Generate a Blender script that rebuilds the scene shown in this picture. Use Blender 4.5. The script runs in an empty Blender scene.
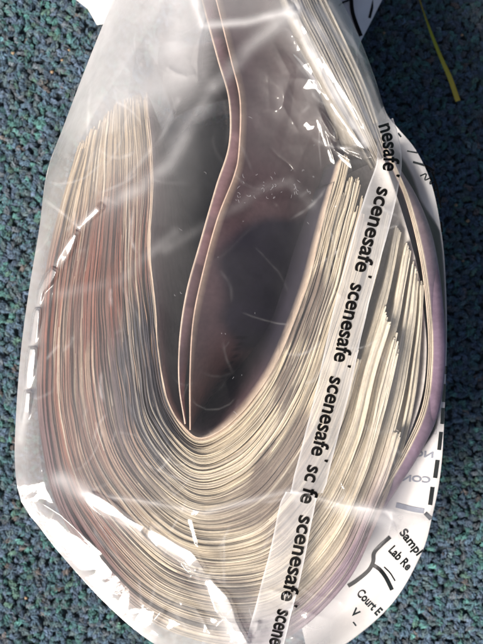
import bpy, math, random
import numpy as np
random.seed(7)
rng = np.random.default_rng(11)
S = bpy.context.scene
COL = S.collection
MM = 0.001
# ------------------------------------------------------------------ frame of the picture
CAMZ, ZREF, PXMM = 360.0, 60.0, 0.2      # camera height, reference height (mm), mm per photo pixel at that height
def P(px, py, z):
    """a point seen at photo position (px,py), standing z mm above the carpet -> world (m)"""
    px = np.asarray(px, float); py = np.asarray(py, float); z = np.asarray(z, float) + 0*px
    s = PXMM * (CAMZ - z) / (CAMZ - ZREF)
    return np.stack([(px-241.5)*s*MM, (322-py)*s*MM, z*MM], -1)
# ------------------------------------------------------------------ helpers
def smooth(a, b, x):
    t = np.clip((np.asarray(x, float)-a)/(b-a), 0, 1); return t*t*(3-2*t)
_LAT = [np.random.default_rng(100+i).random((256, 256)) for i in range(12)]
def vnoise(x, y, seed=0):
    L = _LAT[seed % 12]
    x = np.asarray(x, float)+1000; y = np.asarray(y, float)+1000
    xi = np.floor(x).astype(int); yi = np.floor(y).astype(int)
    fx = x-xi; fy = y-yi
    fx = fx*fx*fx*(fx*(fx*6-15)+10); fy = fy*fy*fy*(fy*(fy*6-15)+10)
    a = L[xi & 255, yi & 255]; b = L[(xi+1) & 255, yi & 255]
    c = L[xi & 255, (yi+1) & 255]; d = L[(xi+1) & 255, (yi+1) & 255]
    return (a*(1-fx)+b*fx)*(1-fy)+(c*(1-fx)+d*fx)*fy
def catmull(ctrl, n):
    """n points of a Catmull-Rom spline, evenly spaced along its length"""
    c = np.asarray(ctrl, float)
    c = np.vstack([2*c[0]-c[1], c, 2*c[-1]-c[-2]])
    out = []
    for i in range(1, len(c)-2):
        t = np.linspace(0, 1, 24, endpoint=False)[:, None]
        p0, p1, p2, p3 = c[i-1], c[i], c[i+1], c[i+2]
        out.append(.5*((2*p1)+(p2-p0)*t+(2*p0-5*p1+4*p2-p3)*t*t+(3*p1-p0-3*p2+p3)*t**3))
    out.append(c[-2][None])
    o = np.vstack(out)
    L = np.r_[0, np.cumsum(np.linalg.norm(np.diff(o[:, :2], axis=0), axis=1))]
    u = np.linspace(0, L[-1], n)
    return np.stack([np.interp(u, L, o[:, k]) for k in range(o.shape[1])], -1)
def polydist(px, py, pts, closed=False):
    """distance (px) to a polyline, and the position 0..1 along it"""
    pts = np.asarray(pts, float)
    if closed: pts = np.vstack([pts, pts[:1]])
    L = np.r_[0, np.cumsum(np.linalg.norm(np.diff(pts, axis=0), axis=1))]
    best = np.full(np.shape(px), 1e9); pos = np.zeros(np.shape(px)); side = np.zeros(np.shape(px))
    for i in range(len(pts)-1):
        a, b = pts[i], pts[i+1]; ab = b-a; l2 = ab@ab+1e-9
        t = np.clip(((px-a[0])*ab[0]+(py-a[1])*ab[1])/l2, 0, 1)
        dx = px-a[0]-t*ab[0]; dy = py-a[1]-t*ab[1]
        d = np.hypot(dx, dy); m = d < best
        best = np.where(m, d, best)
        pos = np.where(m, (L[i]+t*np.sqrt(l2))/L[-1], pos)
        side = np.where(m, np.sign(ab[0]*dy-ab[1]*dx), side)
    return best, pos, side
def mesh_obj(name, verts, faces, mat, parent=None, smooth_shade=True):
    me = bpy.data.meshes.new(name)
    verts = np.asarray(verts, np.float32).reshape(-1, 3)
    if isinstance(faces, np.ndarray):
        k = faces.shape[1]; nf = len(faces)
        me.vertices.add(len(verts)); me.vertices.foreach_set('co', verts.ravel())
        me.loops.add(nf*k); me.loops.foreach_set('vertex_index', faces.ravel().astype(np.int32))
        me.polygons.add(nf)
        me.polygons.foreach_set('loop_start', np.arange(0, nf*k, k, dtype=np.int32))
        me.polygons.foreach_set('loop_total', np.full(nf, k, np.int32))
        me.update(calc_edges=True); me.validate()
    else:
        me.from_pydata([tuple(map(float, v)) for v in verts], [], [list(map(int, f)) for f in faces]); me.update()
    if smooth_shade: me.polygons.foreach_set('use_smooth', np.ones(len(me.polygons), bool))
    me.materials.append(mat)
    o = bpy.data.objects.new(name, me); COL.objects.link(o)
    if parent: o.parent = parent
    return o
def tag(o, label=None, cat=None, group=None, kind=None):
    if label: o['label'] = label
    if cat: o['category'] = cat
    if group: o['group'] = group
    if kind: o['kind'] = kind
    return o
def grid_faces(nu, nv, wrap=False):
    i = np.arange(nu if wrap else nu-1)[:, None]; j = np.arange(nv-1)[None]
    i2 = (i+1) % nu
    return np.stack([i*nv+j, i2*nv+j, i2*nv+j+1, i*nv+j+1], -1).reshape(-1, 4)
def vcol(o, name, rgb):
    rgb = np.asarray(rgb, np.float32)
    a = o.data.color_attributes.new(name, 'FLOAT_COLOR', 'POINT')
    a.data.foreach_set('color', np.c_[rgb, np.ones(len(rgb), np.float32)].astype(np.float32).ravel())
def vfloat(o, name, v):
    a = o.data.attributes.new(name, 'FLOAT', 'POINT'); a.data.foreach_set('value', np.asarray(v, np.float32).ravel())
# ------------------------------------------------------------------ materials
def newmat(name):
    m = bpy.data.materials.new(name); m.use_nodes = True
    nt = m.node_tree; nt.nodes.clear()
    out = nt.nodes.new('ShaderNodeOutputMaterial')
    def N(t, **kw):
        n = nt.nodes.new(t)
        for k, v in kw.items():
            if k in n.inputs: n.inputs[k].default_value = v
            else: setattr(n, k, v)
        return n
    def L(a, ao, b, bi): nt.links.new(a.outputs[ao], b.inputs[bi])
    return m, N, L, out
def mat_plain(name, col, rough=.6, noise=.12, scale=900, bump=0.0, spec=.4):
    m, N, L, out = newmat(name)
    b = N('ShaderNodeBsdfPrincipled', Roughness=rough); b.inputs['Specular IOR Level'].default_value = spec
    tc = N('ShaderNodeTexCoord'); nz = N('ShaderNodeTexNoise', Scale=scale, Detail=4)
    L(tc, 'Object', nz, 'Vector')
    r = N('ShaderNodeValToRGB')
    r.color_ramp.elements[0].color = [c*(1-noise) for c in col]+[1]
    r.color_ramp.elements[1].color = [min(1, c*(1+noise)) for c in col]+[1]
    r.color_ramp.elements[0].position = .3; r.color_ramp.elements[1].position = .7
    L(nz, 'Fac', r, 'Fac'); L(r, 'Color', b, 'Base Color')
    if bump:
        bp = N('ShaderNodeBump', Strength=bump, Distance=.0003); L(nz, 'Fac', bp, 'Height'); L(bp, 'Normal', b, 'Normal')
    L(b, 0, out, 0); return m
def mat_note():
    m, N, L, out = newmat('printed_paper')
    at = N('ShaderNodeAttribute', attribute_name='print')
    uv = N('ShaderNodeUVMap', uv_map='UVMap')
    oi = N('ShaderNodeObjectInfo')
    add = N('ShaderNodeVectorMath', operation='ADD'); L(uv, 0, add, 0); L(oi, 'Random', add, 1)
    nz = N('ShaderNodeTexNoise', Scale=14, Detail=6, Roughness=.7); L(add, 0, nz, 'Vector')
    wv = N('ShaderNodeTexWave', Scale=16, Distortion=9, Detail=3); wv.inputs['Detail Scale'].default_value = 2; L(add, 0, wv, 'Vector')
    mr = N('ShaderNodeMapRange'); mr.inputs['To Min'].default_value = .72; mr.inputs['To Max'].default_value = 1.28
    mr.inputs['From Min'].default_value = .3; mr.inputs['From Max'].default_value = .7
    L(nz, 'Fac', mr, 'Value')
    mw = N('ShaderNodeMapRange'); mw.inputs['To Min'].default_value = .97; mw.inputs['To Max'].default_value = 1.03; L(wv, 'Fac', mw, 'Value')
    mu = N('ShaderNodeMath', operation='MULTIPLY'); L(mr, 0, mu, 0); L(mw, 0, mu, 1)
    vm = N('ShaderNodeVectorMath', operation='SCALE'); L(at, 'Color', vm, 0); L(mu, 0, vm, 'Scale')
    d = N('ShaderNodeBsdfPrincipled', Roughness=.55); d.inputs['Specular IOR Level'].default_value = .3
    L(vm, 0, d, 'Base Color')
    tr = N('ShaderNodeBsdfTranslucent'); L(vm, 0, tr, 'Color')
    mx = N('ShaderNodeMixShader', Fac=.22); L(d, 0, mx, 1); L(tr, 0, mx, 2); L(mx, 0, out, 0)
    return m
def mat_film(name='clear_polythene', rough=.075, bumpd=.00008, gloss=1.25):
    m, N, L, out = newmat(name)
    at = N('ShaderNodeAttribute', attribute_name='haze')
    tc = N('ShaderNodeTexCoord')
    nz = N('ShaderNodeTexNoise', Scale=180, Detail=5, Roughness=.6); L(tc, 'Object', nz, 'Vector')
    mr = N('ShaderNodeMapRange'); mr.inputs['From Min'].default_value = .3; mr.inputs['From Max'].default_value = .7
    mr.inputs['To Min'].default_value = .9; mr.inputs['To Max'].default_value = 1.1; L(nz, 'Fac', mr, 'Value')
    hz = N('ShaderNodeMath', operation='MULTIPLY', use_clamp=True); L(at, 'Fac', hz, 0); L(mr, 0, hz, 1)
    n2 = N('ShaderNodeTexNoise', Scale=420, Detail=3, Roughness=.55); L(tc, 'Object', n2, 'Vector')
    bp = N('ShaderNodeBump', Strength=.55, Distance=bumpd); L(n2, 'Fac', bp, 'Height')
    t = N('ShaderNodeBsdfTransparent', Color=(.97, .97, .98, 1))
    df = N('ShaderNodeBsdfDiffuse', Color=(.86, .86, .88, 1)); tl = N('ShaderNodeBsdfTranslucent', Color=(.86, .86, .88, 1))
    cl = N('ShaderNodeMixShader', Fac=.4); L(df, 0, cl, 1); L(tl, 0, cl, 2)
    m1 = N('ShaderNodeMixShader'); L(hz, 0, m1, 'Fac'); L(t, 0, m1, 1); L(cl, 0, m1, 2)
    fr = N('ShaderNodeFresnel', IOR=1.45)
    ge = N('ShaderNodeNewGeometry'); io = N('ShaderNodeMapRange'); io.inputs['To Min'].default_value = 1.45; io.inputs['To Max'].default_value = 1/1.45
    L(ge, 'Backfacing', io, 'Value'); L(io, 0, fr, 'IOR'); L(bp, 'Normal', fr, 'Normal')
    fm = N('ShaderNodeMath', operation='MULTIPLY', use_clamp=True); fm.inputs[1].default_value = gloss; L(fr, 0, fm, 0)
    g = N('ShaderNodeBsdfGlossy', Roughness=rough, Color=(1, 1, 1, 1)); L(bp, 'Normal', g, 'Normal')
    m2 = N('ShaderNodeMixShader'); L(fm, 0, m2, 'Fac'); L(m1, 0, m2, 1); L(g, 0, m2, 2)
    L(m2, 0, out, 0); return m
M_NOTE = mat_note()
M_FILM = mat_film()
M_STRIP = mat_film('frosted_tape', .22, .00008, 1.0)
M_INK = mat_plain('black_ink', (.004, .0038, .0038), .4, .1, 900, 0, .12)
M_INKGREY = mat_plain('faded_ink', (.30, .32, .38), .6, .1)
M_PANEL = mat_plain('white_polythene', (.80, .78, .76), .35, .04, 250)
M_SCUFF = mat_plain('scuffed_polythene', (.45, .45, .48), .4, .05)
# ------------------------------------------------------------------ the bag's outline and its film as a height field
OUT_CTRL = [(150, -75), (126, -35), (108, 12), (88, 62), (64, 125), (47, 172), (39, 230), (29, 290), (21, 350), (16, 415), (15, 468), (22, 503),
            (40, 528), (62, 556), (100, 598), (140, 634), (175, 655), (225, 676), (290, 676), (345, 645), (392, 604), (421, 555), (432, 518),
            (441, 470), (445, 405), (447, 330), (445, 265), (440, 222), (431, 182), (416, 150), (398, 128), (386, 112), (374, 75), (357, 32), (340, -2), (322, -40), (296, -80), (225, -98)]
_c = np.array(OUT_CTRL+OUT_CTRL[:1], float)
OUTL = catmull(_c, 361)[:-1]
CEN = np.array([235., 325.])
def zb_w(px, py):
    """seam height (mm) and slope width (px) round the outline"""
    right = smooth(330, 420, px)*smooth(90, 150, py)
    top = smooth(150, -10, py)
    bot = smooth(520, 620, py)*(1-right)
    rz = 53; zb = 50*(1-right)+rz*right; zb = zb*(1-top)+50*top; zb = zb*(1-bot)+46*bot
    w = 21*(1-right)+46*right; w = w*(1-top)+50*top; w = w*(1-bot)+36*bot
    ll = smooth(410, 485, py)*smooth(210, 150, px)          # the lower left rim is held up almost level
    zb = zb*(1-ll)+60.8*ll; w = w*(1-ll)+28*ll
    lf = smooth(170, 250, py)*smooth(120, 70, px)*(1-ll)
    zb = zb*(1-lf)+58*lf; w = w*(1-lf)+24*lf
    return zb, w
# creases: polyline, half width px, height mm
CREASES = [
 ([(104, 203), (140, 165), (175, 120), (225, 70), (300, 8)], 8, 1.6),
 ([(41, 291), (75, 292), (120, 280), (175, 232)], 8, .6),
 ([(150, 160), (185, 130), (215, 90)], 5, .8),
 ([(84, 494), (140, 500), (205, 512), (290, 490), (345, 505), (430, 517)], 4, 1.3),
 ([(190, 505), (212, 497), (192, 520), (200, 550)], 3, 1.2),
 ([(36, 500), (60, 515), (84, 536), (110, 560)], 4, 1.2),
 ([(150, 625), (170, 600), (190, 580), (200, 560)], 4, 1.5),
 ([(205, 640), (235, 605), (270, 590), (310, 600)], 5, 1.6),
 ([(240, 660), (265, 625), (300, 610), (345, 625)], 5, 1.8),
 ([(150, 640), (200, 615), (240, 625)], 5, 1.6),
 ([(300, 20), (330, 70), (362, 120), (380, 150)], 4, 1.6),
 ([(312, 10), (345, 62), (372, 115), (386, 148)], 4, 1.6),
 ([(290, 30), (322, 88), (350, 130), (374, 160)], 3, 1.2),
 ([(322, 0), (352, 52), (378, 105)], 4, 1.4),
 ([(318, 110), (335, 150), (350, 160), (380, 158)], 3, 1.6),
 ([(318, 108), (330, 148), (336, 165)], 3, 1.3),
 ([(275, 45), (290, 75), (282, 105), (298, 130), (318, 110)], 6, 1.3),
 ([(195, 0), (203, 25), (245, 22), (300, 8)], 4, .6),
 ([(318, 225), (335, 290), (345, 300)], 3, .7),
 ([(185, 430), (170, 440), (150, 470)], 3, .6),
 ([(60, 180), (90, 150), (150, 120)], 7, .8),
 ([(215, 240), (260, 200), (310, 205)], 9, .5),
 ([(165, 250), (205, 225), (240, 222)], 7, .5),
 ([(420, 200), (440, 290), (440, 380)], 4, .6),
]
_cr = np.random.default_rng(5)
MINI = []
for (cx, cy, rx, ry, th0, cnt) in ((105, 560, 40, 40, .8, 5), (230, 615, 70, 25, .2, 8), (165, 60, 45, 45, 2.2, 5), (300, 95, 26, 50, 1.1, 6), (380, 460, 30, 70, 1.2, 4)):
    for i in range(cnt):
        x, y = _cr.normal(cx, rx), _cr.normal(cy, ry); th = th0+_cr.normal(0, .55); L_ = _cr.uniform(25, 70)
        p = [(x, y)]
        for q in range(3):
            th += _cr.normal(0, .35); p.append((p[-1][0]+math.cos(th)*L_/3, p[-1][1]+math.sin(th)*L_/3))
        MINI.append((p, _cr.uniform(2.0, 4.0), _cr.uniform(.3, .9)*(1 if _cr.random() < .7 else -1)))
FOLDS = [  # polyline, half width px, rise along it, cross slope at its start and end, step px
 ([(25, 428), (31, 364), (37, 314), (41, 291), (64, 256), (80, 226), (104, 203)], 3.1, .31, -.82, .25, 42, 1),
 ([(84, 494), (130, 522), (188, 556), (222, 600), (246, 650)], 5.5, .18, -.32, -.34, 75, 2),
 ([(150, 628), (172, 598), (196, 566)], 2, .1, .3, .3, 30, 4),
 ([(236, 648), (262, 618), (300, 604)], 4, .1, .3, .3, 40, 5),
 ([(318, 108), (340, 146), (380, 160)], 2, .25, -.2, -.2, 40, 7),
]
def blob(px, py, cx, cy, rx, ry): return np.exp(-((px-cx)/rx)**2-((py-cy)/ry)**2)
def facet(px, py, wl, seed):
    """crumple made of flat triangles meeting in straight folds"""
    L = _LAT[seed % 12]; x = np.asarray(px, float)/wl+500; y = np.asarray(py, float)/wl+500
    k = (x+y)*.3660254; xs, ys = x+k, y+k
    xi = np.floor(xs).astype(int); yi = np.floor(ys).astype(int); fx = xs-xi; fy = ys-yi
    a = L[xi & 255, yi & 255]; b = L[(xi+1) & 255, (yi+1) & 255]
    c = np.where(fx > fy, L[(xi+1) & 255, yi & 255], L[xi & 255, (yi+1) & 255])
    hi = np.maximum(fx, fy); lo = np.minimum(fx, fy)
    return a*(1-hi)+c*(hi-lo)+b*lo
def ridged(px, py, wl, seed):
    a = vnoise(px/wl, py/wl, seed); return 1-np.abs(2*a-1)*1.6
def film_z(px, py):
    px = np.asarray(px, float); py = np.asarray(py, float)
    d, _, _ = polydist(px, py, OUTL[::3], True)
    zb, w = zb_w(px, py)
    s = np.clip(d/w, 0, 1)
    ll = smooth(410, 485, py)*smooth(210, 150, px)
    lf = smooth(170, 250, py)*smooth(120, 70, px)*(1-ll)
    h = 1-(1-s)**(1.8-.65*ll-.5*lf)
    top = 63.0 + .8*np.sin(px/60+1)*np.sin(py/75)
    z = zb+(top-zb)*h
    # facets: a slack sheet hangs in flat pieces between sharp folds
    wx = px+18*(vnoise(px/60, py/60, 3)-.5); wy = py+18*(vnoise(px/60, py/60, 4)-.5)
    amp = .15+1.7*blob(px, py, 300, 95, 28, 56)+.9*blob(px, py, 240, 632, 95, 36)+-.06*blob(px, py, 90, 560, 90, 70)+.15*blob(px, py, 170, 40, 80, 70)+.0*blob(px, py, 30, 400, 22, 160)+.4*blob(px, py, 335, 70, 40, 80)
    g = smooth(0, .35, s)
    z = z+g*amp*2.0*(facet(wx, wy*.8, 36, 1)-.5)+g*amp*.55*(facet(wx+wy*.4, wy-wx*.4, 18, 2)-.5)+g*amp*.35*(ridged(wx, wy, 30, 1)-.3)
    z = z+g*.04*(amp-.15)*(facet(px, py, 7, 5)-.5)
    # long crinkled folds: narrow flat flanks stepping along each fold
    for pts, hw, along, c0, c1, per, sd_ in FOLDS:
        bead = .25 if sd_ < 4 else .9
        q = np.asarray(pts, float); r = hw+4
        m = (px > q[:, 0].min()-r) & (px < q[:, 0].max()+r) & (py > q[:, 1].min()-r) & (py < q[:, 1].max()+r)
        if not m.any(): continue
        dd, pos, sd = polydist(px[m], py[m], pts)
        LEN = np.linalg.norm(np.diff(q, axis=0), axis=1).sum()
        ph = pos*LEN/per+.22*(vnoise(pos*LEN/per*1.3, pos*0+sd_, 3)-.5)
        hwv = hw*(.45+1.1*vnoise(pos*LEN/26, pos*0+sd_*3, 9))
        fr_ = ph % 1
        wgt = smooth(hwv+2.5, hwv*.7, dd+hwv*bead*(1-smooth(0, .3, fr_)*smooth(1, .75, fr_)))*smooth(0, .04, pos)*smooth(1, .96, pos)*smooth(0, .05, fr_)*smooth(1, .92, fr_)
        z[m] += g[m]*wgt*((ph % 1)*per*PXMM*along+(c0+(c1-c0)*pos)*dd*sd*PXMM)
    for pts, wd, ht in CREASES+MINI:
        q = np.asarray(pts, float); r = wd*5
        m = (px > q[:, 0].min()-r) & (px < q[:, 0].max()+r) & (py > q[:, 1].min()-r) & (py < q[:, 1].max()+r)
        if not m.any(): continue
        dd, pos, sd = polydist(px[m], py[m], pts)
        fade = smooth(0, .12, pos)*smooth(1, .88, pos)
        z[m] += g[m]*.36*ht*np.exp(-(dd/wd)**1.25)*(.25+.75*fade)
    return z
HAZES = [  # cloudy folds of doubled film: polyline, half width px, cloudiness
 ([(108, 204), (140, 188), (168, 166), (188, 130), (212, 90), (248, 48), (302, 4)], 7, .22), ([(128, 178), (160, 140), (178, 100)], 3, .12),
 ([(20, 440), (31, 364), (37, 314), (41, 291), (64, 256), (80, 226), (104, 203)], 4, .15),
 ([(60, 480), (84, 494), (130, 522), (188, 556), (222, 600), (245, 650)], 9, .35),
 ([(84, 494), (140, 500), (205, 512), (290, 490), (345, 505), (430, 517)], 3, .25),
 ([(165, 250), (205, 225), (240, 205), (262, 188), (290, 182), (312, 205)], 5, .06),
 ([(60, 293), (120, 280), (175, 232)], 5, .08),
 ([(300, 10), (340, 70), (375, 130)], 20, .20), ([(296, 22), (330, 84), (366, 146)], 2.5, .35), ([(308, 12), (340, 62), (376, 136)], 3, .5),
 ([(318, 6), (352, 58), (382, 130)], 3.5, .5), ([(330, 4), (360, 56), (384, 118)], 2.5, .4), ([(302, 40), (330, 92), (352, 128)], 2, .3),
 ([(340, 505), (400, 525), (430, 517)], 9, .35),
 ([(195, 0), (203, 25), (245, 22), (300, 8)], 4, .35),
]
THREADS = []     # fine stress lines in the film
for i in range(120):
    x, y = _cr.uniform(40, 400), _cr.uniform(20, 640); th = _cr.choice([2.25, .75, 1.5])+_cr.normal(0, .35); L_ = _cr.uniform(14, 75); cv = _cr.normal(0, .22)
    p = [(x, y)]
    for q in range(5):
        th += cv+_cr.normal(0, .12); p.append((p[-1][0]+math.cos(th)*L_/5, p[-1][1]+math.sin(th)*L_/5))
    THREADS.append((p, _cr.uniform(.7, 1.8), _cr.uniform(.05, .20)))
def film_haze(px, py):
    d, _, _ = polydist(px, py, OUTL[::3], True)
    h = .004+.022*vnoise(px/45, py/45, 6)
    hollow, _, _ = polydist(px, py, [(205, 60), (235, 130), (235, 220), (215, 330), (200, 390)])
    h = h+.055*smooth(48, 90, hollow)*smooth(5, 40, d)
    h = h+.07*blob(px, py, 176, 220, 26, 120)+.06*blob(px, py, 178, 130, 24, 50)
    for pts, wd, v in THREADS:
        q = np.asarray(pts); m = (px > q[:, 0].min()-6) & (px < q[:, 0].max()+6) & (py > q[:, 1].min()-6) & (py < q[:, 1].max()+6)
        if not m.any(): continue
        dd, pos, sd = polydist(px[m], py[m], pts)
        h[m] += v*np.exp(-(dd/wd)**2)*smooth(0, .2, pos)*smooth(1, .7, pos)*(.22+.78*smooth(50, 95, hollow[m]))*(.4+1.0*vnoise(px[m]/6, py[m]/6, 2))
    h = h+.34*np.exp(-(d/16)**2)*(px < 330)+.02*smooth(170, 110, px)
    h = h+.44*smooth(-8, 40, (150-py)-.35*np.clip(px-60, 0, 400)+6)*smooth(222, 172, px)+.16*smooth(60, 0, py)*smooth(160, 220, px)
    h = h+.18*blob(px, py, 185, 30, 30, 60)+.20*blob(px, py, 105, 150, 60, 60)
    h = h+.07*blob(px, py, 90, 470, 60, 90)+.30*blob(px, py, 240, 640, 110, 40)+.12*blob(px, py, 300, 90, 50, 70)
    for pts, wd, v in HAZES:
        dd, pos, sd = polydist(px, py, pts)
        h = h+v*np.exp(-(dd/wd)**2)*(.6+.7*vnoise(px/14, py/14, 7))
    h = h*(1-.93*smooth(-6, 6, px-(432-.62*np.clip(py-518, 0, 200)-26*smooth(518, 550, py)))*smooth(515, 530, py))
    return np.clip(h, 0, .85)
# ------------------------------------------------------------------ evidence bag
bag = bpy.data.objects.new('evidence_bag', None); COL.objects.link(bag)
tag(bag, 'clear crumpled plastic evidence bag with printed tape and white panel, full of banknotes', 'plastic bag')
NA, NR = 1500, 330
ang_pts = catmull(_c, NA+1)[:-1]
rr = np.linspace(0, 1, NR)**.8+1e-5
PX = CEN[0]+(ang_pts[:, 0, None]-CEN[0])*rr[None]; PY = CEN[1]+(ang_pts[:, 1, None]-CEN[1])*rr[None]
Z = film_z(PX, PY)
film = mesh_obj('clear_film', P(PX, PY, Z), grid_faces(NA, NR, True)[:, ::-1].copy(), M_FILM, bag)
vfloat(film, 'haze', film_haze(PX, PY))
# the underside of the bag
rr2 = np.linspace(1, .5, 14)
BX = CEN[0]+(ang_pts[::5, 0, None]-CEN[0])*rr2[None]; BY = CEN[1]+(ang_pts[::5, 1, None]-CEN[1])*rr2[None]
zb, _ = zb_w(ang_pts[::5, 0], ang_pts[::5, 1])
BZ = 2.2+(zb[:, None]-2.2)*np.clip(1-(1-rr2[None])/.22, 0, 1)**.8
under = mesh_obj('back_film', P(BX, BY, BZ), grid_faces(NA//5, 14, True), M_FILM, bag)
vfloat(under, 'haze', np.full(BX.size, .22))
# white printed panel at the right-hand side
def panel_z(px, py):
    d, _, _ = polydist(px, py, OUTL[::3], True)
    zb, _ = zb_w(px, py)
    dw = 1+14*smooth(235, 195, py)+5*smooth(340, 370, py)+28*smooth(420, 475, py)+20*smooth(465, 525, py)
    return zb-.5-(zb-4)*smooth(dw, dw+12, d)-2.5*smooth(0, 30, d)+.4*np.sin(px/11+py/17)*smooth(2, 14, d)
sel = [i for i in range(NA) if ang_pts[i, 0] > 300 and 105 < ang_pts[i, 1] < 668]
a_i = ang_pts[sel]
rp = np.linspace(.999, .72, 60)
QX = CEN[0]+(a_i[:, 0, None]-CEN[0])*rp[None]; QY = CEN[1]+(a_i[:, 1, None]-CEN[1])*rp[None]
panel = mesh_obj('printed_panel', P(QX, QY, panel_z(QX, QY)), grid_faces(len(sel), 60), M_PANEL, bag)
tag(panel, 'white panel with black print at the bag edge')
def ribbon(pts, wd, zf, lift):
    """stroke of print: polyline in photo px with half widths -> verts, faces"""
    c = catmull(pts, max(4, int(len(pts)*6)))
    t = np.gradient(c[:, :2], axis=0); t /= np.linalg.norm(t, axis=1)[:, None]+1e-9
    n = np.stack([-t[:, 1], t[:, 0]], -1)
    a = c+n*wd; b = c-n*wd
    q = np.stack([a, b], 1)
    v = P(q[..., 0], q[..., 1], zf(q[..., 0], q[..., 1])+lift)
    return v.reshape(-1, 3), grid_faces(len(c), 2)
def text_mesh(s, bold=0.0):
    cu = bpy.data.curves.new('t', 'FONT'); cu.body = s; cu.size = 1; cu.offset = bold; cu.resolution_u = 5
    o = bpy.data.objects.new('t', cu); COL.objects.link(o)
    bpy.context.view_layer.update()
    me = o.to_mesh()
    v = np.array([x.co[:] for x in me.vertices]); f = [list(p.vertices) for p in me.polygons]
    o.to_mesh_clear(); bpy.data.objects.remove(o); bpy.data.curves.remove(cu)
    return v, f
class Acc:
    def __init__(s): s.v = []; s.f = []; s.n = 0
    def add(s, v, f):
        s.v.append(np.asarray(v).reshape(-1, 3)); s.f += [[int(i)+s.n for i in q] for q in f]; s.n += len(s.v[-1])
    def build(s, name, mat, parent): return mesh_obj(name, np.vstack(s.v), s.f, mat, parent, False)
    def build_each(s, name, mat, parent):
        n = 0
        for v in s.v:
            mesh_obj(name, v, [[i-n for i in q] for q in s.f if n <= q[0] < n+len(v)], mat, parent, False); n += len(v)
def text_px(acc, s, x0, y0, x1, y1, height, zf, lift, bold=.02, mirror=False, xs=None):
    """lay text along photo px line (x0,y0)-(x1,y1); the letter tops lie to the left of that direction"""
    v, f = text_mesh(s, bold)
    w = v[:, 0].max()-v[:, 0].min(); v[:, 0] -= v[:, 0].min()
    L = math.hypot(x1-x0, y1-y0); dx, dy = (x1-x0)/L, (y1-y0)/L
    k = L/w if xs is None else xs
    X = v[:, 0]*k; Y = v[:, 1]*height/.7
    if mirror: X = L-X
    qx = x0+dx*X+dy*Y; qy = y0+dy*X-dx*Y
    acc.add(P(qx, qy, zf(qx, qy)+lift), f)
ink = Acc()
for pts, wd in [
  ([(390, 537), (381, 545), (374, 553), (373, 562), (368, 571), (356, 581), (348, 586)], 2.0),
  ([(373, 565), (380, 570), (386, 578), (392, 590)], 1.9),
  ([(384, 567), (390, 573), (395, 581)], .6), ([(353, 622), (356, 626)], .6),
  ([(407, 151), (418, 153)], .7), ([(413, 162), (426, 166), (434, 171)], 1.1), ([(398, 133), (401, 137)], .8),
  ([(420, 176), (426, 174), (425, 180), (431, 178), (430, 184), (435, 182), (434, 190), (438, 190), (437, 198)], .7),
  ([(432, 172), (437, 187), (441, 208)], .8), ([(441, 222), (442, 232)], 1.0),
  ([(446, 366), (446, 374)], 1.3), ([(444.5, 384), (443.5, 402)], 1.6), ([(443, 408), (442, 424)], 1.7), ([(441, 432), (439, 450)], 1.9),
  ([(437.5, 460), (435, 478)], 2.1), ([(432.5, 487), (430, 505)], 2.1), ([(425, 513), (431, 519)], 2.0)]:
    v, f = ribbon(pts, wd, panel_z, .10); ink.add(v, f)
text_px(ink, 'Sampl', 399, 533, 417, 556, 8.5, panel_z, .12, .03)
text_px(ink, 'Lab Re', 388, 551, 407, 571, 8.5, panel_z, .12, .03)
text_px(ink, 'Court E', 356, 594, 377, 616, 8.5, panel_z, .12, .03)
text_px(ink, 'V', 350, 613, 355, 618, 8, panel_z, .12, .03)
ink.build_each('lettering', M_INK, panel)
grey = Acc()
for i, y in enumerate((432, 456, 481)):
    text_px(grey, ('NO', 'NOIS', 'CONT')[i], 436-i*3, y+2, 412-i*9, y-1, -6, panel_z, .1, .03)
v, f = ribbon([(396, 505), (412, 509), (424, 511)], 2.6, panel_z, .1); grey.add(v, f)
grey.build_each('faded_lettering', M_INKGREY, panel)
# corners of the white panel folded out at the neck of the bag
def fold(poly, zf, name):
    poly = np.array(poly, float); c = poly.mean(0); n = len(poly)
    V = [P(c[0], c[1], zf(c[0], c[1]))]; F = []
    for k in (.5, 1.0):
        for p in poly:
            q = c+(p-c)*k; V.append(P(q[0], q[1], zf(q[0], q[1])))
    for i in range(n):
        j = (i+1) % n
        F.append([0, 1+i, 1+j]); F.append([1+i, 1+n+i, 1+n+j, 1+j])
    return mesh_obj(name, np.array(V), F, M_PANEL, bag)
zf1 = lambda x, y: 7+1.2*np.sin(np.asarray(x)/9.)+.02*np.asarray(y)
fold([(312, -70), (360, -70), (398, -28), (386, -8), (372, 20), (361, 41), (359, 50), (340, 40), (322, 5)], zf1, 'panel_corner')
k2 = Acc()
for pts, wd in [([(349, -30), (351, -4), (353, 14), (361, 36)], 1.9), ([(377, -14), (373, 4), (369.5, 18)], 1.3), ([(337, 8), (342, 3), (349, 0)], .9), ([(339, 14), (340, 11)], .9)]:
    v, f = ribbon(pts, wd, zf1, .12); k2.add(v, f)
k2.build_each('lettering', M_INK, bpy.data.objects['panel_corner'])
zf2 = lambda x, y: 9+.1*np.asarray(x)*.2
fold([(60, -34), (74, -2), (88, 9), (97, 25), (103, 24), (112, 6), (128, -30)], zf2, 'panel_corner')
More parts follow.
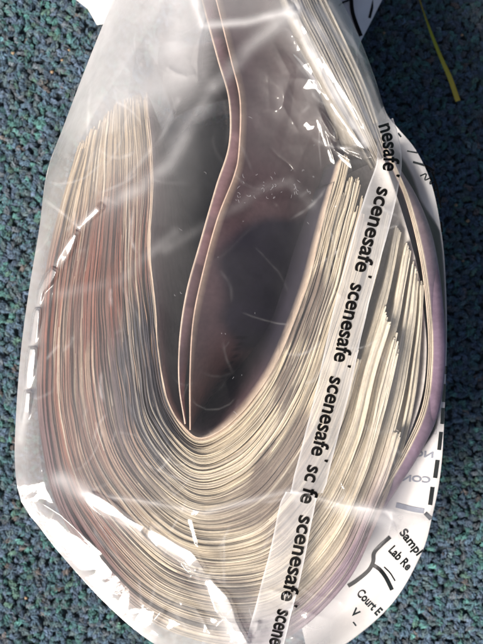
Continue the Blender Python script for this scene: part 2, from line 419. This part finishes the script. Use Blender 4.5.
# the printed tape on the front of the film
TAPE = [(383, 121), (388, 140), (389, 165), (382, 193), (372, 229), (360, 272), (347, 325), (333, 390), (319, 445), (308, 488), (301, 512), (292, 556), (280, 604), (268, 650), (263, 668)]
tc = catmull(TAPE, 420)
TL = np.r_[0, np.cumsum(np.linalg.norm(np.diff(tc, axis=0), axis=1))]
tt = np.gradient(tc, axis=0); tt /= np.linalg.norm(tt, axis=1)[:, None]; tn = np.stack([-tt[:, 1], tt[:, 0]], -1)   # tn points left-down side
def tape_w(y): return 10+6.5*smooth(110, 230, y)+2*smooth(430, 600, y)
def tape_z(px, py):
    # the tape is stiffer than the film: it follows the film's mean height
    z = 0
    for dx, dy in ((0, 0), (-5, 0), (5, 0), (0, 5), (0, -5)): z = z+film_z(px+dx, py+dy)
    return np.maximum(z/5, film_z(px, py))+.12
cr = np.linspace(-1, 1, 15)
wj = tape_w(tc[:, 1])+.6*(vnoise(TL/25, TL*0, 8)-.5)
for y0, y1, sh in ((100, 494, 0.), (491, 700, -5.)):
    rows = np.where((tc[:, 1] > y0) & (tc[:, 1] < y1))[0]
    kk = rows[:, None]
    cut = 5*cr[None]*(np.abs(tc[kk, 1]-493) < 14)*(1-np.abs(tc[kk, 1]-493)/14)
    TX = tc[kk, 0]+sh+tn[kk, 0]*wj[kk]*cr[None]; TY = tc[kk, 1]+tn[kk, 1]*wj[kk]*cr[None]+cut
    strip = mesh_obj('printed_strip', P(TX, TY, tape_z(TX, TY)+(0 if sh == 0 else -.04)), grid_faces(len(rows), 15)[:, ::-1].copy(), M_STRIP, bag)
    if sh == 0: first = strip
    hz = np.where(np.abs(cr)[None] > .93, .70, .33)+.12*(vnoise(TX/18, TY/18, 4)-.5)
    vfloat(strip, 'haze', hz)
strip = first; tag(strip, 'frosted white tape printed along its length in black')
tx = Acc()
def tape_text(s, y0, y1, height=11.5, off=-5.5, wob=.5):
    v, f = text_mesh(s, .022)
    v[:, 0] -= v[:, 0].min(); w = v[:, 0].max()
    s0 = np.interp(y0, tc[:, 1], TL); s1 = np.interp(y1, tc[:, 1], TL)
    a = s0+v[:, 0]/w*(s1-s0); o = off+v[:, 1]*height/.52
    qx = np.interp(a, TL, tc[:, 0])-np.interp(a, TL, tn[:, 0])*o; qy = np.interp(a, TL, tc[:, 1])-np.interp(a, TL, tn[:, 1])*o
    tx.add(P(qx, qy, tape_z(qx, qy)+.10), f)
for a, b in ((188, 272), (284, 362), (377, 456), (515, 600)):
    tape_text('scenesafe', a, b, 11.5, -5.5 if a < 500 else -.5)
    tape_text("'", b+1, b+3.5, 6, 4 if a < 500 else 9)
tape_text('nesafe', 124, 171); tape_text("'", 172, 174.5, 6, 4); tape_text('sc', 466, 482); tape_text('fe', 488, 503, 11.5, -4); tape_text('scenesafe', 609, 690, 11.5, -.5)
tx.build_each('lettering', M_INK, strip)
# fine scuffs and fibres pressed into the film
sc = Acc()
for i in range(60):
    if i < 40: cx = rng.uniform(235, 315); cy = 186+.0035*(cx-282)**2+rng.normal(0, 9)
    else: cx, cy = rng.uniform(160, 320), rng.uniform(90, 420)
    th = rng.uniform(0, 6.28); ln = rng.uniform(.6, 2.4); cv = rng.normal(0, 1.2)
    p = [(cx, cy)]
    for k in range(4):
        th += cv*.5; p.append((p[-1][0]+math.cos(th)*ln/2, p[-1][1]+math.sin(th)*ln/2))
    c = catmull(p, 8)
    t = np.gradient(c, axis=0); t /= np.linalg.norm(t, axis=1)[:, None]+1e-9; n = np.stack([-t[:, 1], t[:, 0]], -1)
    q = np.stack([c+n*.07, c-n*.07], 1)
    sc.add(P(q[..., 0], q[..., 1], film_z(q[..., 0], q[..., 1])+.1).reshape(-1, 3), grid_faces(8, 2))
sc.build('scuff_marks', M_SCUFF, film)
# ------------------------------------------------------------------ banknotes
NOTE_TH = .24
def note(name, curve, ztop, zbot, lean, colour, nrow=6, shoulder=None, th=NOTE_TH):
    """a sheet standing on edge. curve: (n,2) photo px of its upper edge, ztop/zbot (n,) mm,
    lean (n,) mm that its lower edge is shifted along the normal; colour(u,v)->(n,3)"""
    n = len(curve)
    top = P(curve[:, 0], curve[:, 1], ztop)*1000
    xy = top[:, :2]
    t = np.gradient(xy, axis=0); t /= np.linalg.norm(t, axis=1)[:, None]+1e-9
    nr = np.stack([t[:, 1], -t[:, 0]], -1)     # normal
    rows = np.linspace(0, 1, nrow)**(2.2 if shoulder else 1.4)
    F, B = [], []
    for r in rows:
        o = lean*(.6*r+.4*r*r)
        z = ztop+(zbot-ztop)*r
        if shoulder: o = lean*(1-(1-min(1, r/shoulder))**2)
        c = xy+nr*o[:, None]
        F.append(np.c_[c+nr*th/2, z]); B.append(np.c_[c-nr*th/2, z])
    V = np.stack(F+B[::-1], 1)                # around the section: front top..bottom, back bottom..top
    m = 2*nrow
    i = np.arange(n-1)[:, None]; j = np.arange(m)[None]; j2 = (j+1) % m
    f = np.stack([i*m+j, (i+1)*m+j, (i+1)*m+j2, i*m+j2], -1).reshape(-1, 4)
    caps = []
    for e in (0, n-1):
        for k in range(nrow-1):
            q = [e*m+k, e*m+k+1, e*m+m-2-k, e*m+m-1-k]
            caps.append(q if e == 0 else q[::-1])
    f = np.vstack([f, np.array(caps)])
    o = mesh_obj(name, V*MM, f, M_NOTE)
    sm = np.ones(len(f), bool); ii = np.arange((n-1)*m) % m
    sm[:(n-1)*m][(ii == m-1) | (ii == nrow-1)] = False; sm[(n-1)*m:] = False
    o.data.polygons.foreach_set('use_smooth', sm)
    L = np.r_[0, np.cumsum(np.linalg.norm(np.diff(xy, axis=0), axis=1))]
    vv = np.r_[rows, rows[::-1]]
    U = np.repeat((L/75.)[:, None], m, 1); W = np.repeat(vv[None]*.9, n, 0)
    colr = colour(np.repeat(np.linspace(0, 1, n)[:, None], m, 1), np.repeat(vv[None], n, 0))
    vcol(o, 'print', np.clip(colr.reshape(-1, 3), .004, .9))
    uvl = o.data.uv_layers.new(name='UVMap')
    vi = np.empty(len(o.data.loops), np.int32); o.data.loops.foreach_get('vertex_index', vi)
    uvl.data.foreach_set('uv', np.stack([U.ravel()[vi], W.ravel()[vi]], -1).astype(np.float32).ravel())
    return o
KEYS = np.array([
 [(148, 92), (150, 150), (152, 215), (153, 280), (157, 345), (168, 400), (194, 438), (224, 430), (254, 398), (284, 345), (307, 288), (324, 225), (342, 150)],
 [(122, 100), (121, 160), (119, 225), (119, 300), (124, 370), (142, 440), (192, 492), (242, 482), (282, 440), (310, 385), (332, 320), (350, 255), (366, 185)],
 [(104, 118), (92, 185), (82, 252), (76, 330), (80, 412), (108, 495), (180, 564), (262, 566), (318, 508), (352, 440), (370, 370), (390, 305), (405, 238)],
 [(80, 142), (60, 208), (45, 278), (37, 352), (39, 432), (64, 524), (145, 618), (262, 644), (342, 585), (384, 508), (410, 424), (421, 345), (423, 285)]], float)
def key_curve(t, n):
    x = t*3; i = min(int(x), 2); f = x-i
    return catmull(KEYS[i]*(1-f)+KEYS[i+1]*f, n)
CREAM = np.array((.64, .555, .41)); TAN = np.array((.48, .35, .20)); BROWN = np.array((.15, .058, .042)); PALE = np.array((.76, .69, .55))
SLATE = np.array((.055, .065, .085)); PURP = np.array((.26, .17, .27)); DPURP = np.array((.17, .105, .115)); GREY = np.array((.33, .29, .24))
NB = 235
gaps = rng.gamma(2.5, 1, NB); gaps[rng.random(NB) < .04] += 5
T = np.cumsum(gaps); T = (T-T[0])/(T[-1]-T[0])
low = False; clump = 0.0; endclump = 1.0; left = 0
for k in range(NB):
    t = T[k]
    if left <= 0: left = rng.integers(3, 9) if t < .42 else rng.integers(9, 20); cw = (rng.normal(0, .8), rng.uniform(6, 14), rng.uniform(0, 6)); low = not low; drop = rng.uniform(1.5, 3.2) if (t > .5 and low) else 0.0; endclump = (1.0 if low else rng.uniform(.83, .95)) if t > .42 else rng.uniform(.95, 1.0); clump = rng.normal(0, .16)
    left -= 1
    n = 170
    full = key_curve(t, 400)
    e = min(1, endclump+rng.normal(0, .004)); s0 = max(0, rng.normal(.008, .006))
    u_src = np.linspace(s0, e, n)
    c = np.stack([np.interp(u_src, np.linspace(0, 1, 400), full[:, i]) for i in (0, 1)], -1)
    # shared undulation of the packed sheets plus the fan of the right-hand ends
    tg = np.gradient(c, axis=0); tg /= np.linalg.norm(tg, axis=1)[:, None]; nr = np.stack([tg[:, 1], -tg[:, 0]], -1)
    und = 2.4*(vnoise(u_src*9, u_src*0+t*3.0, 0)-.5)*2+cw[0]*np.sin(u_src*cw[1]+cw[2])+1.5*(vnoise(u_src*22, u_src*0+k*.13, 10)-.5)+.5*(vnoise(u_src*45, u_src*0+k*.6, 11)-.5)
    c = c+nr*und[:, None]
    zt = 60+clump+rng.normal(0, .10)+.6*(vnoise(u_src*7, u_src*0+k*.35, 9)-.5)+.22*(vnoise(u_src*38, u_src*0+k*.9, 8)-.5)-drop*smooth(.66, .86, u_src)
    if rng.random() < .05: zt = zt+rng.uniform(.3, .7)
    zt = np.minimum(zt, 61.8)
    inn = max(0, 1-t/.10)
    lean = -rng.uniform(-.3, .3)+0*u_src+-9.0*inn**1.5*smooth(0, .3, u_src)*smooth(1, .8, u_src)*(u_src > 0)
    lean = lean-9*inn**1.3*smooth(.35, .6, u_src)
    edge = rng.random()
    tone = rng.normal(1, .09)
    seed = rng.random()*50
    def colour(u, v, t=t, k=k, edge=edge, tone=tone, u_src=u_src, seed=seed):
        us = np.repeat(u_src[:, None], u.shape[1], 1)
        w1 = vnoise(us*6, us*0+t*5, 1); w2 = vnoise(us*10+seed, v*3, 2); w3 = vnoise(us*14, us*0+k*.7, 3)
        base = CREAM+(GREY-CREAM)*smooth(.45, .8, w3)[..., None]*.45
        # left arm: reddish brown print running to the edge of the notes
        br = smooth(.02, .12, us)*smooth(.52, .36, us)*(.6+.4*smooth(.3, .7, w1))*(.6+.4*smooth(.2, .5, w3))
        base = base+(BROWN-base)*np.clip(br*1.5, 0, .95)[..., None]
        rd = br*np.clip(smooth(.72, .84, t)*smooth(.99, .93, t)+smooth(.16, .06, t)*.8+.7*smooth(.5, .62, vnoise(us*3, us*0+t*11, 5)), 0, 1)*smooth(.06, .16, us)
        base = base+(np.array((.27, .075, .04))-base)*(.75*rd)[..., None]
        base = base+(TAN-base)*(smooth(.14, .03, us)*.7)[..., None]
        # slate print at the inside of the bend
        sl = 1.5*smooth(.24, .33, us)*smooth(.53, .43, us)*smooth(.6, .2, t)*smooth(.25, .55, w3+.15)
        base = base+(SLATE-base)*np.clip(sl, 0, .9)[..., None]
        # dark patches of print on the right arm
        dk = smooth(.62, .72, w1)*smooth(.5, .62, us)*.75+smooth(.60, .75, w2)*.35
        for cu, ct, ru, rt in ((.80, .16, .055, .13), (.69, .17, .03, .10), (.74, .05, .03, .06), (.525, .70, .022, .07), (.62, .35, .02, .08)):
            dk = dk+.95*smooth(1.15, .75, np.hypot((us-cu+.05*(w3-.5))/ru, (t-ct)/rt))
        dk = dk*(1-.8*smooth(.7, .8, us)*smooth(.35, .5, t))
        base = base+(np.array((.14, .10, .085))-base)*np.clip(dk, 0, .85)[..., None]
        ol = smooth(.82, .98, t)*smooth(.2, .3, us)*smooth(.55, .42, us)
        base = base+(np.array((.18, .11, .12))-base)*np.clip(ol, 0, .8)[..., None]
        pu = smooth(.84, .95, t)*smooth(.55, .62, us)*smooth(.86, .78, us)*.6
        base = base+(PURP-base)*pu[..., None]
        base = base+(np.array((.74, .69, .58))-base)*(.6*smooth(.72, .86, us)*smooth(.35, .55, t))[..., None]
        if edge < .22: base = base+(PALE-base)*((.6-.5*np.clip(br*1.3, 0, 1))*smooth(.06, .0, v)*(.5+.5*smooth(.3, .6, w2)))[..., None]
        elif edge > .86: base = base*(.68+.25*w2)[..., None]
        if t < .012: base = base*0+np.array((.55, .44, .34))
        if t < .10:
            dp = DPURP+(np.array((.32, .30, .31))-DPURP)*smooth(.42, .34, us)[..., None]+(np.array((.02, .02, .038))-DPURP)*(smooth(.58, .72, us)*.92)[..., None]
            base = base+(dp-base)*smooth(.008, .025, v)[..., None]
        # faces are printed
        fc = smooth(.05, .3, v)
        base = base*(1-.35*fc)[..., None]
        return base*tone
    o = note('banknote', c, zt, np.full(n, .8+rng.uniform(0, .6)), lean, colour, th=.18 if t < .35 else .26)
    if k == 0: tag(o, 'dark purple innermost banknote lining the hollow of the bent bundle', 'banknote')
    elif e < .94 and t > .42: tag(o, 'cream banknote whose right end stops short beside the printed tape', 'banknote', 'banknotes with staggered ends right of the tape')
    else: tag(o, 'worn banknote bent into a U, packed on edge in the thick bundle', 'banknote', 'banknotes bent into the U-shaped bundle')
# two notes standing in the hollow, edges running from the top of the bag to the bend
def strip_colour(u, v):
    w = vnoise(u*14, v*9, 4)
    b = np.array((.42, .25, .26))*(.7+.6*w[..., None])
    b = b+(np.array((.16, .09, .10))-b)*(.6*smooth(.5, .7, vnoise(u*20, v*4, 5)))[..., None]
    return b+(np.array((.66, .52, .42))-b)*smooth(.003, .0, v)[..., None]
def face_colour(u, v):
    w = vnoise(u*9, v*5, 4)
    b = np.array((.17, .105, .115))*(.75+.5*w[..., None])
    b = b+(np.array((.30, .17, .14))-b)*(smooth(.78, .95, u))[..., None]
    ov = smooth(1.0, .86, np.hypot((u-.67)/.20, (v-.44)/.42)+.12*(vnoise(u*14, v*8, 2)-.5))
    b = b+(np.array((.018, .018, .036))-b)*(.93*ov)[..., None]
    dots = (np.abs(v-.30-.9*(u-.9)) < .022)*(np.sin(u*420) > 0)*(u > .80)
    b = np.where(dots[..., None], b*.35, b)
    return b+(np.array((.62, .46, .36))-b)*smooth(.022, .0, v)[..., None]
A = [(190, -70), (198, -20), (206, 15), (218, 60), (229, 100), (229, 145), (216, 187), (200, 243), (187, 290), (180, 336), (179, 383), (185, 424)]
B = [(206, -70), (212, -20), (220, 15), (231, 60), (240, 100), (239, 150), (234, 176), (217, 220), (202, 276), (193, 322), (190, 374), (190, 430)]
for pts, ln, sho, hollow_colour, lab in ((A, -2.9, .06, strip_colour, 'narrow dark note edge standing in the hollow, the left one of the pair'), (B, -27, .85, face_colour, 'curved purple note standing in the hollow, the right one of the pair')):
    c = catmull(pts, 260)
    o = note('banknote', c, np.full(260, 60.5), np.full(260, 1.5), ln*smooth(1.04, .72, np.linspace(0, 1, 260)), hollow_colour, 30, sho)
    tag(o, lab, 'banknote')
# a curled note closing the hollow behind them
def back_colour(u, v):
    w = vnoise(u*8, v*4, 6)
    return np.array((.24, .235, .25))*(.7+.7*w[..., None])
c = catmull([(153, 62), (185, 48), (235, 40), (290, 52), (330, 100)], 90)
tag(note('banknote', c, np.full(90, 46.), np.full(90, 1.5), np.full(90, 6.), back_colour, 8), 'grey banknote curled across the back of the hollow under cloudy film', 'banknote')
# purple notes round the right-hand side, leaning outwards
PT = [(387, 148), (397, 170), (410, 203), (423, 255), (430, 308), (432, 358), (426, 408), (407, 452), (384, 492), (362, 532), (340, 572), (316, 606), (285, 632)]
for q in range(3):
    c = catmull(np.array(PT, float)-np.array((1, .4))*q*1.7, 120)
    def pc(u, v, q=q):
        w = vnoise(u*12, v*6+q, 7)
        b = np.array((.44, .31, .40))*(.85+.3*w[..., None])
        b = b+(np.array((.50, .38, .36))-b)*(smooth(.35, .05, u))[..., None]
        return b+(np.array((.72, .62, .48))-b)*smooth(.0015, 0, v)[..., None]
    o = note('banknote', c, 57.5-q*.3+.7*vnoise(np.linspace(0, 4, 120), np.zeros(120)+q, 3)-9*smooth(.8, 1, np.linspace(0, 1, 120)), np.full(120, 4.5), -3.0*smooth(-.05, .2, np.linspace(0, 1, 120))*(1-.6*smooth(.5, .85, np.linspace(0, 1, 120)))*(1 if q == 0 else .15), pc, 16, .05)
    tag(o, 'outermost purple banknote leaning outwards along the right side of the bag' if q == 0 else 'purple banknote edge nested inside the outermost purple note', 'banknote', None if q == 0 else 'purple banknotes along the right side')
# note edges running from the neck of the bag down to the head of the tape
off = 0.0
base_c = np.array([(292, -30), (306, 6), (326, 48), (350, 98), (372, 146), (380, 164)], float)
for q in range(16):
    c = catmull(base_c+np.array((-.86, .5))*(off-20)*np.array([[1.], [1.], [1.], [.9], [.6], [.5]]), 90)
    c = c+np.array((-.86, .5))*(1.2*(vnoise(np.linspace(0, 5, 90), np.zeros(90)+q*.4, 6)-.5))[:, None]
    tq = (.95 if rng.random() < .7 else .6)*rng.uniform(.85, 1.1)
    def nc(u, v, q=q, tq=tq):
        w = vnoise(u*10, v*6+q, 9)
        return np.array((.66, .60, .50))*tq*(.8+.35*w[..., None])
    o = note('banknote', c, 53.5+.035*np.clip(off, 0, 99)+rng.normal(0, .35)+0*c[:, 0], np.full(90, 2.), np.full(90, 1.5), nc, 8, th=.30)
    tag(o, 'pale banknote edge slanting from the bag neck down to the top of the printed tape', 'banknote', 'pale notes slanting at the upper right of the bag')
    off += rng.uniform(1.2, 3.4)
# a pale note standing inside the purple ones
c = catmull([(383, 158), (392, 184), (403, 217), (416, 264), (423, 310), (426, 352), (421, 398), (404, 446), (382, 490), (360, 528)], 70)
def pale(u, v): return np.array((.78, .74, .68))*(.92+.12*vnoise(u*6, v*8, 8)[..., None])
tag(note('banknote', c, np.full(70, 56.), np.full(70, 6.), np.full(70, 7.), pale, 12, .3), 'pale blank face of a note between the staggered ends and the purple note', 'banknote')
# ------------------------------------------------------------------ carpet
m, N, L, out = newmat('carpet_backing')
b = N('ShaderNodeBsdfPrincipled', Roughness=.95); nz = N('ShaderNodeTexNoise', Scale=500, Detail=5); tcx = N('ShaderNodeTexCoord'); L(tcx, 'Object', nz, 'Vector')
r = N('ShaderNodeValToRGB'); r.color_ramp.elements[0].color = (.03, .05, .06, 1); r.color_ramp.elements[1].color = (.07, .10, .12, 1)
L(nz, 'Fac', r, 'Fac'); L(r, 'Color', b, 'Base Color'); L(b, 0, out, 0)
R = 1.2
fl = mesh_obj('carpet', [(-R, -R, -.0022), (R, -R, -.0022), (R, R, -.0022), (-R, R, -.0022)], [[0, 1, 2, 3]], m)
tag(fl, 'dark blue green carpet under the bag', None, None, 'structure')
m, N, L, out = newmat('carpet_yarn')
at = N('ShaderNodeAttribute', attribute_name='yarn')
b = N('ShaderNodeBsdfPrincipled', Roughness=.9); b.inputs['Specular IOR Level'].default_value = .15
b.inputs['Sheen Weight'].default_value = .25
L(at, 'Color', b, 'Base Color'); L(b, 0, out, 0)
PAL = np.array([(.028, .050, .080), (.022, .062, .072), (.026, .088, .080), (.038, .055, .092), (.042, .062, .070), (.048, .052, .064), (.020, .036, .062), (.035, .075, .055), (.075, .055, .050)])
PALW = np.array([.22, .18, .10, .12, .14, .07, .10, .05, .02]); PALW /= PALW.sum()
sp = 1.4
gx, gy = np.meshgrid(np.arange(-82, 82, sp), np.arange(-102, 102, sp), indexing='ij')
gx = gx+np.where(np.arange(gx.shape[1]) % 2, sp/2, 0)[None]
gx = (gx+rng.normal(0, .42, gx.shape)).ravel(); gy = (gy+rng.normal(0, .42, gy.shape)).ravel()
# tufts wholly hidden beneath the packed bundle are left out
hid = (np.abs(gx+2) < 34) & (np.abs(gy) < 48)
gx, gy = gx[~hid], gy[~hid]
nt_ = len(gx); NS, NP = 16, 7
ang = rng.normal(.7, 1.1, nt_); ln = rng.uniform(.7, 1.2, nt_); ht = rng.uniform(1.3, 1.75, nt_)
ci = rng.choice(len(PAL), nt_, p=PALW)
tone = np.exp(rng.normal(0, .2, nt_))
a = np.linspace(0, math.pi, NP)
ca, sa = np.cos(ang), np.sin(ang)
pos = np.zeros((nt_, NS, NP, 3))
for s in range(NS):
    ph = rng.uniform(0, 6.28, nt_); rad = rng.uniform(.1, .55, nt_); tw = rng.uniform(2, 4.5, nt_)
    lx = np.cos(a)[None]*ln[:, None]*rng.uniform(.85, 1.12, nt_)[:, None]
    lz = np.sin(a)[None]*ht[:, None]-1.9
    th = ph[:, None]+a[None]*tw[:, None]
    oy = np.cos(th)*rad[:, None]; on = np.sin(th)*rad[:, None]
    X = lx+on*np.cos(a)[None]; Zz = lz+on*np.sin(a)[None]*.8
    jit = rng.normal(0, .19, (nt_, NP, 3))
    pos[:, s, :, 0] = gx[:, None]+X*ca[:, None]-oy*sa[:, None]+jit[..., 0]
    pos[:, s, :, 1] = gy[:, None]+X*sa[:, None]+oy*ca[:, None]+jit[..., 1]
    pos[:, s, :, 2] = Zz+jit[..., 2]
PAL = PAL*.68+PAL.mean(0)*.32
col = 2.15*PAL[ci][:, None]*tone[:, None, None]*np.exp(rng.normal(0, .13, (nt_, NS, 1)))
alt = rng.random((nt_, NS)) < .10
col = np.where(alt[..., None], PAL[rng.choice(len(PAL), (nt_, NS), p=PALW)]*1.3, col)
hc = bpy.data.hair_curves.new('carpet_pile')
hc.add_curves([NP]*(nt_*NS))
hc.points.foreach_set('position', (pos.reshape(-1, 3)*MM).astype(np.float32).ravel())
hc.points.foreach_set('radius', np.full(nt_*NS*NP, .092*MM, np.float32))
ca_ = hc.attributes.new('yarn', 'FLOAT_COLOR', 'CURVE')
ca_.data.foreach_set('color', np.c_[col.reshape(-1, 3), np.ones(nt_*NS)].astype(np.float32).ravel())
hc.materials.append(m)
pile = bpy.data.objects.new('carpet_pile', hc); COL.objects.link(pile)
tag(pile, 'looped blue and teal carpet pile around the bag', None, None, 'stuff')
S.cycles_curves.shape = 'THICK'
# ------------------------------------------------------------------ grass blade and crumbs
c = catmull([(414, -16, .7), (419, -2, .75), (425, 16, .9), (433, 38, 1.6), (442, 60, 2.0), (450, 78, 2.5), (458, 101, 2.7)], 60)
t = np.gradient(c[:, :2], axis=0); t /= np.linalg.norm(t, axis=1)[:, None]; n = np.stack([-t[:, 1], t[:, 0]], -1)
V = []
for k, (o_, dz) in enumerate(((-1, .25), (-.5, 0), (0, -.12), (.5, 0), (1, .25), (.5, -.16), (0, -.28), (-.5, -.16))):
    q = c[:, :2]+n*c[:, 2:3]*o_
    V.append(P(q[:, 0], q[:, 1], 1.6+dz+1.0*np.sin(np.linspace(0, 3, 60))))
V = np.stack(V, 1)
i = np.arange(59)[:, None]; j = np.arange(8)[None]
f = np.stack([i*8+j, (i+1)*8+j, (i+1)*8+(j+1) % 8, i*8+(j+1) % 8], -1).reshape(-1, 4)
f = [list(q) for q in f]+[list(range(8)), [59*8+q for q in range(7, -1, -1)]]
m, N, L, out = newmat('grass_leaf')
b = N('ShaderNodeBsdfPrincipled', Roughness=.5); at = N('ShaderNodeAttribute', attribute_name='leaf'); L(at, 'Color', b, 'Base Color'); L(b, 0, out, 0)
gr = mesh_obj('grass_blade', V, f, m)
u = np.repeat(np.linspace(0, 1, 60)[:, None], 8, 1).ravel()[:, None]
g1, g2, g3 = np.array((.25, .17, .05)), np.array((.30, .36, .03)), np.array((.60, .46, .06))
vcol(gr, 'leaf', np.where(u < .45, g1+(g2-g1)*u/.45, g2+(g3-g2)*(u-.45)/.55))
tag(gr, 'yellow green dry grass blade lying on the dark carpet', 'grass blade')
M_CR = mat_plain('crumb', (.27, .19, .12), .7, .3, 2500, .5)
def crumb(px, py, r, lab):
    p = P(px, py, .6)
    nu, nv = 12, 8
    th = np.linspace(0, 2*math.pi, nu, endpoint=False)[:, None]; ph = np.linspace(.05, math.pi-.05, nv)[None]
    X = np.sin(ph)*np.cos(th); Y = np.sin(ph)*np.sin(th); Zc = np.cos(ph)+0*th
    k = 1+.7*(vnoise(X*1.6+px, Y*1.6+Zc+py, 2)-.5)
    V = np.stack([X*k*1.25, Y*k, Zc*k*.7], -1)*r*.75*MM+p
    fs = [list(q) for q in grid_faces(nu, nv, True)]+[[i*nv for i in range(nu)][::-1], [i*nv+nv-1 for i in range(nu)]]
    tag(mesh_obj('crumb', V.reshape(-1, 3), fs, M_CR), lab, 'crumb')
for a_ in ((13, 53, .55, 'orange brown crumb on the carpet at far upper left'), (52, 72, .5, 'tan crumb on the carpet near the upper left bag edge'),
           (62, 60, .38, 'small pale crumb just above the tan one at upper left'), (69, 50, .35, 'tiny crumb nearest the white panel corner at upper left'),
           (384, 33, .45, 'pale crumb beside the printed panel corner at top right'), (468, 221, .5, 'cream crumb on the shaded carpet right of the bag'),
           (463, 261, .38, 'small brown crumb below the cream one right of the bag'), (462, 35, .4, 'tan crumb right of the grass blade'),
           (456, 205, .42, 'rust coloured crumb above the cream one right of the bag'), (26, 598, .45, 'brown crumb on the carpet at lower left')):
    crumb(*a_)
# ------------------------------------------------------------------ light, sky, camera
ELEV, AZ = 42, 235        # sun comes from the lower left of the picture (azimuth measured from +y, clockwise)
az = math.radians(AZ); el = math.radians(ELEV)
d = np.array((math.sin(az)*math.cos(el), math.cos(az)*math.cos(el), math.sin(el)))
w = bpy.data.worlds.new('World'); S.world = w; w.use_nodes = True
nt = w.node_tree; bg = nt.nodes['Background']
sky = nt.nodes.new('ShaderNodeTexSky'); sky.sky_type = 'NISHITA'; sky.sun_disc = False
sky.sun_elevation = el; sky.sun_rotation = az; sky.air_density = .7; sky.dust_density = 5; sky.ozone_density = .6
nt.links.new(sky.outputs[0], bg.inputs[0]); bg.inputs[1].default_value = .062
sl = bpy.data.lights.new('sun', 'SUN'); sl.energy = 5.0; sl.angle = math.radians(33); sl.color = (1, .93, .84)
so = bpy.data.objects.new('sun', sl); COL.objects.link(so)
from mathutils import Vector
so.rotation_euler = Vector(tuple(d)).to_track_quat('Z', 'Y').to_euler()
cam = bpy.data.cameras.new('camera'); co = bpy.data.objects.new('camera', cam); COL.objects.link(co)
co.location = (0, 0, CAMZ*MM)
cam.dof.use_dof = True; cam.dof.focus_distance = .298; cam.dof.aperture_fstop = 27
cam.sensor_fit = 'VERTICAL'; cam.sensor_height = 24
cam.lens = 24*(CAMZ-ZREF)/(644*PXMM)
cam.clip_start = .01; cam.clip_end = 50
S.camera = co
S.view_settings.view_transform = 'Standard'; S.view_settings.look = 'None'; S.view_settings.exposure = 0.74
S.cycles.transparent_max_bounces = 24; S.cycles.max_bounces = 10; S.cycles.diffuse_bounces = 4
S.cycles.use_denoising = True
